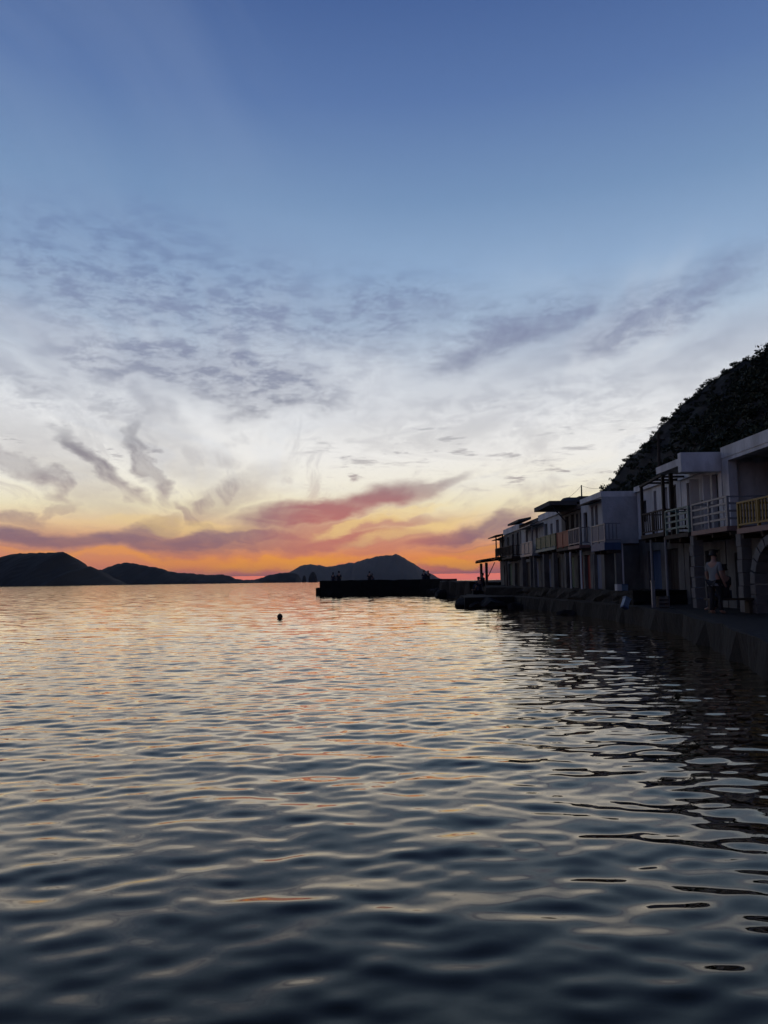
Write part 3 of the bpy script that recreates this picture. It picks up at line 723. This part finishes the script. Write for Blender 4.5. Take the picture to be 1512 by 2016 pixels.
MB().box(9.1, 9.4, 38.35, 38.65, TE, 2.9).build('pillar', M['shaded_white'], h)
for xx in (8.32,): MB().tube([(xx, 37.75, 5.24), (9.05, 37.75, 4.4)], .03).build('brace', M['iron'], h)

# 6 green balcony
h = house('boathouse with dark green balcony and long pale parapet', 9.7, 41.56, 47.4, TE, 3.2, 5.42,
    [(42.2, 42.9, 3.3, 4.9, 'door', 'dark'), (43.8, 44.4, 3.9, 4.8, 'window', 'wood'), (45.2, 46.1, 3.3, 4.9, 'door', 'green')],
    [(42.1, 43.4, TE, 2.8, 'door', 'dark'), (44.6, 46.6, TE, 2.8, 'door', 'blue')], 'grey', 'shaded_white', parapet=.12, roof_over=(.1, 0))
balcony(h, 9.0, 9.7, 40.2, 45.4, 3.3, 4.02, 'panel', M['green'], M['palegreen'], (True, True))
for yy, ww in ((43.4, .3), (40.9, .22)): MB().box(9.05, 9.05 + ww, yy, yy + ww, TE, 3.0).build('pillar', M['shaded_white'], h)
MB().box(9.1, 9.3, 46.6, 46.82, TE, 3.1).build('pillar', M['shaded_white'], h)

# 7 pale awning
h = house('boathouse with thin sloping awning and grey cloth balcony', 9.7, 47.46, 54.0, TE, 3.15, 5.42,
    [(48.1, 48.8, 3.25, 4.9, 'door', 'dark'), (49.6, 50.3, 3.8, 4.8, 'window', 'wood'), (51.4, 52.2, 3.25, 4.9, 'door', 'dark')],
    [(48.2, 50.0, TE, 2.75, 'door', 'blue'), (51.0, 52.8, TE, 2.75, 'door', 'dark')], 'grey', 'shaded_white', roofmat='roof')
balcony(h, 9.0, 9.7, 46.5, 50.6, 3.18, 3.95, 'panel', M['metal'], M['metal'], (False, True))
MB().hexa([(8.85, 46.2, 4.86), (9.7, 46.2, 5.0), (9.7, 52.2, 5.0), (8.85, 52.2, 4.86), (8.85, 46.2, 4.91), (9.7, 46.2, 5.05), (9.7, 52.2, 5.05), (8.85, 52.2, 4.91)]).build('awning', M['metal'], h)
for yy in (46.6, 50.5): MB().tube([(9.05, yy, 3.18), (9.05, yy, 4.9)], .03).build('awning_post', M['metal'], h)
MB().hexa([(8.75, 49.5, 5.36), (9.58, 49.5, 5.5), (9.58, 53.9, 5.5), (8.75, 53.9, 5.36), (8.75, 49.5, 5.5), (9.58, 49.5, 5.66), (9.58, 53.9, 5.66), (8.75, 53.9, 5.5)]).build('roof_slab', M['roof'], h)
MB().box(9.08, 9.3, 47.6, 47.82, TE, 3.05).build('pillar', M['shaded_white'], h); MB().box(9.08, 9.3, 50.3, 50.5, TE, 3.05).build('pillar', M['shaded_white'], h)

# 8 plain, farther
h = house('weathered boathouse with square parapet second from the far end', 9.7, 54.06, 61.6, TE, 3.2, 5.4,
    [(55.0, 55.8, 3.3, 5.0, 'door', 'dark'), (57.0, 57.8, 3.3, 5.0, 'door', 'wood'), (59.4, 60.1, 3.9, 4.9, 'window', 'wood')],
    [(55.0, 57.0, TE, 2.8, 'door', 'dark'), (58.2, 60.0, TE, 2.8, 'door', 'green')], 'shaded_white', 'shaded_white', parapet=.18, roof_over=(.08, 0))
balcony(h, 9.05, 9.7, 54.3, 58.8, 3.25, 4.05, 'balusters', M['wood'], M['wood'], (True, True), .3)
MB().tube([(9.12, 57.0, TE), (9.12, 57.0, 3.0)], .05).build('support_post', M['wood'], h)

# 9 far end with open porch
h = house('farthest boathouse with open timber porch against the sunset', 10.0, 61.66, 66.2, TE, 3.4, 5.2,
    [(62.5, 63.2, 3.5, 4.9, 'door', 'dark'), (64.4, 65.0, 3.5, 4.9, 'door', 'wood')], [(62.4, 64.0, TE, 2.8, 'door', 'dark')], 'shaded_white', 'shaded_white')
balcony(h, 9.55, 10.0, 61.8, 66.0, 3.5, 4.25, 'balusters', M['wood'], M['wood'], (True, True), .28)
for yy, xx in ((62.0, 9.62), (65.6, 9.62)): MB().box(xx - .05, xx + .05, yy - .05, yy + .05, 3.5, 5.25).build('porch_post', M['dark'], h)
MB().hexa([(9.02, 61.7, 5.12), (10.0, 61.7, 5.3), (10.0, 66.2, 5.3), (9.02, 66.2, 5.12), (9.02, 61.7, 5.2), (10.0, 61.7, 5.38), (10.0, 66.2, 5.38), (9.02, 66.2, 5.2)]).build('porch_roof', M['dark'], h)
MB().hexa([(9.3, 63.0, 4.93), (10.0, 63.0, 5.0), (10.0, 66.0, 5.0), (9.3, 66.0, 4.93), (9.3, 63.0, 4.98), (10.0, 63.0, 5.05), (10.0, 66.0, 5.05), (9.3, 66.0, 4.98)]).build('porch_awning', M['dark'], h)
pp = at(979, 1096, 61.6)
pot = empty('potted_plant', (9.75, 61.35, 3.2)); tag(pot, 'dark bushy plant hanging below the far porch railing', 'plant')
o = mesh_obj('foliage', *shrub_geo(.42, 120, 99), M['leaf'], pot); o.location = (-.25, 0, -.05)
MB().tube([(9.75, 61.35, 3.0), (9.75, 61.35, 3.26)], [.1, .14], 10).build('pot', M['roof'], pot)

# ------------------------------------------------------------------ pergola at the far end
pg = empty('pergola', (8.9, 62.0, TE)); tag(pg, 'small flat timber pergola with a single post at far end of quay', 'pergola')
a0, a1 = at(946, 1106, 62.0), at(983, 1100, 62.0)
for k in range(2):
    yy = 62.0 + k * 3.4
    MB().hexa([(a0.x, yy, a0.z - .07), (a1.x + .3, yy, a1.z - .07), (a1.x + .3, yy + .14, a1.z - .07), (a0.x, yy + .14, a0.z - .07), (a0.x, yy, a0.z + .07), (a1.x + .3, yy, a1.z + .07), (a1.x + .3, yy + .14, a1.z + .07), (a0.x, yy + .14, a0.z + .07)]).build('beam', M['dark'], pg)
for k in range(7):
    t = .08 + k * .14; x = a0.x + (a1.x - a0.x) * t; z = a0.z + (a1.z - a0.z) * t + .075
    MB().box(x - .06, x + .06, 61.7, 65.8, z, z + .09).build('slat', M['dark'], pg)
px_ = at(958, 1120, 62.0).x
for yy in (62.07, 65.47):
    MB().box(px_ - .10, px_ + .10, yy - .10, yy + .10, TE, a0.z - .065).build('post', M['wood'], pg)
MB().tube([at(961, 1135, 61.95), at(974, 1107, 61.95)], .035, 6).build('brace', M['wood'], pg)

# ------------------------------------------------------------------ poles, wires
b0, b1 = at(1145.5, 986, 38.4), at(1144.5, 955, 38.4)
pole = empty('roof_pole', (b0.x, 38.4, b0.z)); tag(pole, 'thin pole with wires rising from the white roofs against the pale sky', 'pole')
MB().tube([(b0.x, 38.4, 5.4), b1], [.045, .03], 8).build('mast', M['iron'], pole)
MB().box(b0.x - .15, b0.x + .5, 38.3, 38.9, 5.3, at(1145, 977, 38.4).z).build('base_block', M['roof'], pole)
def sag(p, q, s, n=12): return [Vector(p).lerp(Vector(q), i / n) - Vector((0, 0, s * 4 * (i / n) * (1 - i / n))) for i in range(n + 1)]
MB().tube(sag(b1 - Vector((0, 0, .03)), at(1115, 982, 41.0), .06), .007, 5).build('wire', M['rope'], pole)
MB().tube(sag(b1 - Vector((0, 0, .03)), at(1190, 960, 41.0), .10), .007, 5).build('wire', M['rope'], pole)
q0, q1 = at(1296, 952, 43.3), at(1296, 853, 43.3)
pole = empty('utility_pole', (q0.x, 43.3, 3.0)); tag(pole, 'tall dark utility pole in front of the bushy hillside', 'pole')
MB().tube([(q0.x, 43.3, 2.6), q1], [.11, .08], 10).build('pole_shaft', M['wood'], pole)
MB().box(q1.x - .35, q1.x + .35, 43.24, 43.32, q1.z - .42, q1.z - .34).build('cross_arm', M['wood'], pole)
for s in (-.3, .3): MB().tube([(q1.x + s, 43.28, q1.z - .34), (q1.x + s, 43.28, q1.z - .24)], .03, 6).build('insulator', M['iron'], pole)

# ------------------------------------------------------------------ small things on the quay
c = at(1222, 1167, 29.5)
cb = empty('cooler_box', (c.x, 29.5, TE)); tag(cb, 'small white and blue box on the quay before the grey wall', 'box')
MB().box(c.x - .16, c.x + .02, 29.4, 29.7, TE, TE + .24).build('box_end', M['white'], cb)
MB().box(c.x + .022, c.x + .26, 29.4, 29.7, TE, TE + .21).build('box_body', M['skyblue'], cb)
MB().box(c.x + .015, c.x + .27, 29.38, 29.72, TE + .212, TE + .245).build('lid', M['blue'], cb)
c = at(1229, 1203, 26.2)
tb = empty('tipped_container', (c.x, 26.2, GA)); tag(tb, 'pale blue plastic container tipped on its corner on the quay edge', 'container')
def tilt_part(name, b, mat):
    o = MB().box(*b).build(name, mat, None); o.parent = tb; o.rotation_euler = (R(-12), R(28), R(10)); return o
tilt_part('tub', (-.10, .10, -.09, .09, .03, .34), M['skyblue']); tilt_part('rim', (-.12, .12, -.11, .11, .342, .37), M['skyblue']); tilt_part('dark_base', (-.09, .12, -.10, .10, -.02, .028), M['blue'])
c = at(1287, 1192, 25.4)
mp = empty('mooring_post', (c.x, 25.4, GA)); tag(mp, 'slim upright grey post at the quay edge', 'post')
MB().box(c.x - .05, c.x + .05, 25.35, 25.45, GA - .1, GA + .86).build('post_shaft', M['metal'], mp); MB().box(c.x - .065, c.x + .065, 25.335, 25.465, GA + .862, GA + .9).build('post_cap', M['metal'], mp)
st = empty('crate_stack', (c.x + .3, 25.3, GA)); tag(st, 'small stack of slatted crates beside the slim post', 'crates')
for k in range(3):
    cr = MB().box(c.x + .12, c.x + .44, 25.2, 25.5, GA + .13 * k + .004, GA + .13 * k + .03).build('crate', M['wood'], st)
    for q in range(2): MB().box(c.x + .11, c.x + .45, 25.185, 25.2, GA + .13 * k + .035 + .045 * q, GA + .13 * k + .065 + .045 * q).build('slat', M['block'], cr)
    for xx in (c.x + .12, c.x + .41): MB().box(xx, xx + .03, 25.2, 25.5, GA + .13 * k + .03, GA + .13 * k + .128).build('crate_end', M['wood'], cr)

# ------------------------------------------------------------------ buoy
c = at(551, 1216.5, 34.0)
bu = empty('mooring_buoy', (c.x, 34.0, 0)); tag(bu, 'small round dark buoy floating alone on the open water', 'buoy')
bm = bmesh.new(); bmesh.ops.create_uvsphere(bm, u_segments=20, v_segments=12, radius=.125)
for v in bm.verts: v.co.z *= 1.05
me = bpy.data.meshes.new('float'); bm.to_mesh(me); bm.free(); me.materials.append(M['buoy'])
for p in me.polygons: p.use_smooth = True
o = bpy.data.objects.new('float', me); col.objects.link(o); o.parent = bu; o.location = (0, 0, .09)
MB().tube([(c.x, 34, .2), (c.x, 34, .245)], .02, 8).build('eye_ring', M['iron'], bu)

# ------------------------------------------------------------------ people
def skin_mesh(name, joints, edges, mat, parent, sub=2, root=0):
    me = bpy.data.meshes.new(name); names = list(joints); bm = bmesh.new(); lay = bm.verts.layers.skin.verify(); vs = []
    for i, n in enumerate(names):
        v = bm.verts.new(joints[n][0]); rr_ = joints[n][1]; v[lay].radius = rr_ if isinstance(rr_, tuple) else (rr_, rr_); v[lay].use_root = (i == root); vs.append(v)
    for a, b in edges: bm.edges.new((vs[names.index(a)], vs[names.index(b)]))
    bm.to_mesh(me); bm.free()
    o = bpy.data.objects.new(name, me); col.objects.link(o); o.parent = parent
    o.modifiers.new('skin', 'SKIN').use_smooth_shade = True
    s = o.modifiers.new('sub', 'SUBSURF'); s.levels = sub; s.render_levels = sub
    if mat: me.materials.append(mat)
    return o
def person(loc, rz, label, pose='sit', top='navy', legs='denim', h=1.0, lean=0.0, hug=None, hair='short', head_turn=0.0, group=None, feet_drop=.42, arm='lap'):
    """pelvis-rooted figure facing +Y; loc is the seat or the ground under the feet"""
    root = empty('person', loc, rz); root.scale = (h, h, h); tag(root, label, 'person', group)
    pz = .93 if pose == 'stand' else .11
    def tv(x, y, z): return (x, y + lean * (z - pz), z)
    t = {'pelvis': ((0, 0, pz), (.15, .12)), 'waist': (tv(0, 0, pz + .17), (.135, .10)), 'chest': (tv(0, .0, pz + .38), (.155, .115)), 'neckb': (tv(0, .0, pz + .53), (.075, .07)), 'neck': (tv(0, .01, pz + .58), .055),
         'head0': (tv(0, .03, pz + .66), (.075, .085)), 'head1': (tv(0, .03, pz + .75), (.082, .095)), 'head2': (tv(0, .02, pz + .82), (.055, .065))}
    e = [('pelvis', 'waist'), ('waist', 'chest'), ('chest', 'neckb'), ('neckb', 'neck'), ('neck', 'head0'), ('head0', 'head1'), ('head1', 'head2')]
    for s, n in ((-1, 'l'), (1, 'r')):
        t['sh' + n] = (tv(s * .185, 0, pz + .46), .06)
        if arm == 'hug' and hug == s:
            t['el' + n] = (tv(s * .36, -.06, pz + .34), .045); t['wr' + n] = (tv(s * .52, -.12, pz + .30), .035)
        elif arm == 'down':
            t['el' + n] = (tv(s * .235, -.03, pz + .19), .045); t['wr' + n] = (tv(s * .24, .08, pz - .04), .034)
        else:
            t['el' + n] = (tv(s * .25, .06, pz + .20), .045); t['wr' + n] = (tv(s * .14, .27, pz + .08), .034)
        w = Vector(t['wr' + n][0]); d = (w - Vector(t['el' + n][0])).normalized()
        t['ha' + n] = (tuple(w + d * .09), (.04, .022)); t['ft' + n] = (tuple(w + d * .17), (.024, .014)); t['tb' + n] = (tuple(w + d * .08 + Vector((-s * .05, .03, 0))), .013)
        e += [('chest', 'sh' + n), ('sh' + n, 'el' + n), ('el' + n, 'wr' + n), ('wr' + n, 'ha' + n), ('ha' + n, 'ft' + n), ('wr' + n, 'tb' + n)]
        if pose == 'sit':
            t['hip' + n] = ((s * .095, .06, pz - .01), .085); t['kn' + n] = ((s * .12, .44, pz + .02), .062); t['an' + n] = ((s * .12, .50, pz - feet_drop), .042); t['to' + n] = ((s * .13, .66, pz - feet_drop - .05), (.04, .03))
        elif pose == 'knees':
            t['hip' + n] = ((s * .095, .06, pz - .01), .085); t['kn' + n] = ((s * .11, .36, pz + .33), .062); t['an' + n] = ((s * .11, .52, pz - .04), .042); t['to' + n] = ((s * .12, .68, pz - .07), (.04, .03))
        else:
            t['hip' + n] = ((s * .095, 0, pz - .06), .09); t['kn' + n] = ((s * .11, .03 + .03 * s, .48), .06); t['an' + n] = ((s * .115, .0 + .05 * s, .09), .043); t['to' + n] = ((s * .125, .17 + .05 * s, .045), (.045, .03))
        e += [('pelvis', 'hip' + n), ('hip' + n, 'kn' + n), ('kn' + n, 'an' + n), ('an' + n, 'to' + n)]
    body = skin_mesh('body', t, e, M['skin'], root)
    # clothes follow the same joints, a little wider
    up_ = {k: (t[k][0], tuple(v * 1.10 for v in t[k][1]) if isinstance(t[k][1], tuple) else t[k][1] * 1.22) for k in ('pelvis', 'waist', 'chest', 'neckb', 'shl', 'shr')}
    up_['hem'] = ((0, up_['pelvis'][0][1], pz - .13 if pose == 'stand' else pz - .05), (.165, .135))
    for n in 'lr':
        a, b2 = Vector(t['sh' + n][0]), Vector(t['el' + n][0]); up_['sl' + n] = (tuple(a.lerp(b2, .85)), .062)
    skin_mesh('shirt', up_, [('hem', 'pelvis'), ('pelvis', 'waist'), ('waist', 'chest'), ('chest', 'neckb'), ('chest', 'shl'), ('chest', 'shr'), ('shl', 'sll'), ('shr', 'slr')], M[top], root)
    lo = {k: (t[k][0], tuple(v * 1.06 for v in t[k][1]) if isinstance(t[k][1], tuple) else t[k][1] * 1.15) for k in ('pelvis', 'hipl', 'hipr', 'knl', 'knr', 'anl', 'anr')}
    skin_mesh('trousers', lo, [('pelvis', 'hipl'), ('pelvis', 'hipr'), ('hipl', 'knl'), ('hipr', 'knr'), ('knl', 'anl'), ('knr', 'anr')], M[legs], root)
    hd = Vector(t['head1'][0])
    hj = {'a': (tuple(hd + Vector((0, -.03, .01))), (.088, .088)), 'b': (tuple(hd + Vector((0, -.015, .085))), (.07, .075)), 'c': (tuple(hd + Vector((0, -.05, -.07))), (.07, .05))}
    he = [('a', 'b'), ('a', 'c')]
    if hair == 'long': hj['d'] = (tuple(hd + Vector((0, -.09, -.24))), (.085, .045)); he.append(('c', 'd'))
    skin_mesh('hair', hj, he, M['hair'], root)
    # face: nose and ears
    fc = MB()
    fc.tube([hd + Vector((0, .085, .015)), hd + Vector((0, .118, -.03)), hd + Vector((0, .085, -.045))], [.012, .018, .012], 6)
    for s in (-1, 1): fc.tube([hd + Vector((s * .082, 0, -.03)), hd + Vector((s * .092, -.005, .02))], [.012, .02], 6)
    mesh_obj('nose_and_ears', fc.v, fc.f, M['skin'], root, True)
    return root
def on_pier(px, **k):
    c = at(px, 1143, PY + .35); return person((c.x, PY + .30, ptop), **k)
G = 'people sitting on the pier'
on_pier(656, rz=R(-20), label='slighter left figure of the pair sitting at the pier end', top='navy', h=.98, pose='knees', hair='long', group=G)
on_pier(667.5, rz=R(15), label='taller right figure of the pair sitting at the pier end', top='char', h=1.13, pose='knees', group=G)
on_pier(727.5, rz=R(-15), label='upright left figure of the huddled pair in middle of the pier', top='char', h=1.05, pose='knees', group=G)
on_pier(735, rz=R(60), label='hunched right figure of the huddled pair in middle of the pier', top='navy', h=.80, lean=.25, pose='knees', hair='long', group=G)
on_pier(835, rz=R(-10), label='left figure of the close pair toward landward end of the pier', top='navy', h=1.12, pose='knees', arm='hug', hug=1, group=G)
on_pier(843, rz=R(12), label='right figure of the close pair toward landward end of the pier', top='char', h=1.05, pose='knees', hair='long', group=G)
c = at(950.5, 1143, 57); person((c.x, 57, TE + .02), rz=R(50), label='seated person below the pergola post at far end of quay', top='char', h=1.0, pose='knees')
c = at(944, 1146, 54); person((c.x, 54, 0.85), rz=R(40), label='person sitting lowest and leftmost on the quay head', top='navy', h=1.0, lean=.1, pose='knees')
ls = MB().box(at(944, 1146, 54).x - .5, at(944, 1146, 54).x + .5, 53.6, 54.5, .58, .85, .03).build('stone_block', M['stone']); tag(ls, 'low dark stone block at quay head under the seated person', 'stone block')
c = at(1406, 1130, 20.6); person((c.x, 20.6, GA), rz=R(-62), label='standing person in white T-shirt and dark trousers on the quay', pose='stand', top='shirt', legs='char', h=.97, arm='down')
c = at(1434, 1130, 20.6); sx = c.x
person((sx, 20.9, GA + .42), rz=R(20), label='dark clothed person seated beside the one in white T-shirt', top='char', legs='navy', h=.95, feet_drop=.40)
bn = empty('bench', (sx, 20.85, GA)); tag(bn, 'low dark bench under the seated person on the quay', 'bench')
MB().box(sx - .5, sx + .7, 20.7, 21.05, GA + .36, GA + .42).build('seat', M['wood'], bn)
for xx in (sx - .42, sx + .58): MB().box(xx, xx + .06, 20.74, 21.0, GA, GA + .358).build('leg', M['wood'], bn)

# ------------------------------------------------------------------ sea haze
hzm = bpy.data.materials.new('sea_haze'); hzm.use_nodes = True; t = hzm.node_tree
t.nodes.remove(t.nodes['Principled BSDF'])
pv = t.nodes.new('ShaderNodeVolumePrincipled'); pv.inputs['Color'].default_value = (0.80, 0.86, 0.95, 1); pv.inputs['Density'].default_value = 2.0e-5; pv.inputs['Anisotropy'].default_value = 0.0
t.links.new(pv.outputs[0], t.nodes['Material Output'].inputs['Volume'])
hz_ = MB().box(-62000, 62000, -3000, 62000, -31, 520).build('haze', hzm); hz_['kind'] = 'stuff'; hz_['label'] = 'thin evening sea haze over the far islands'
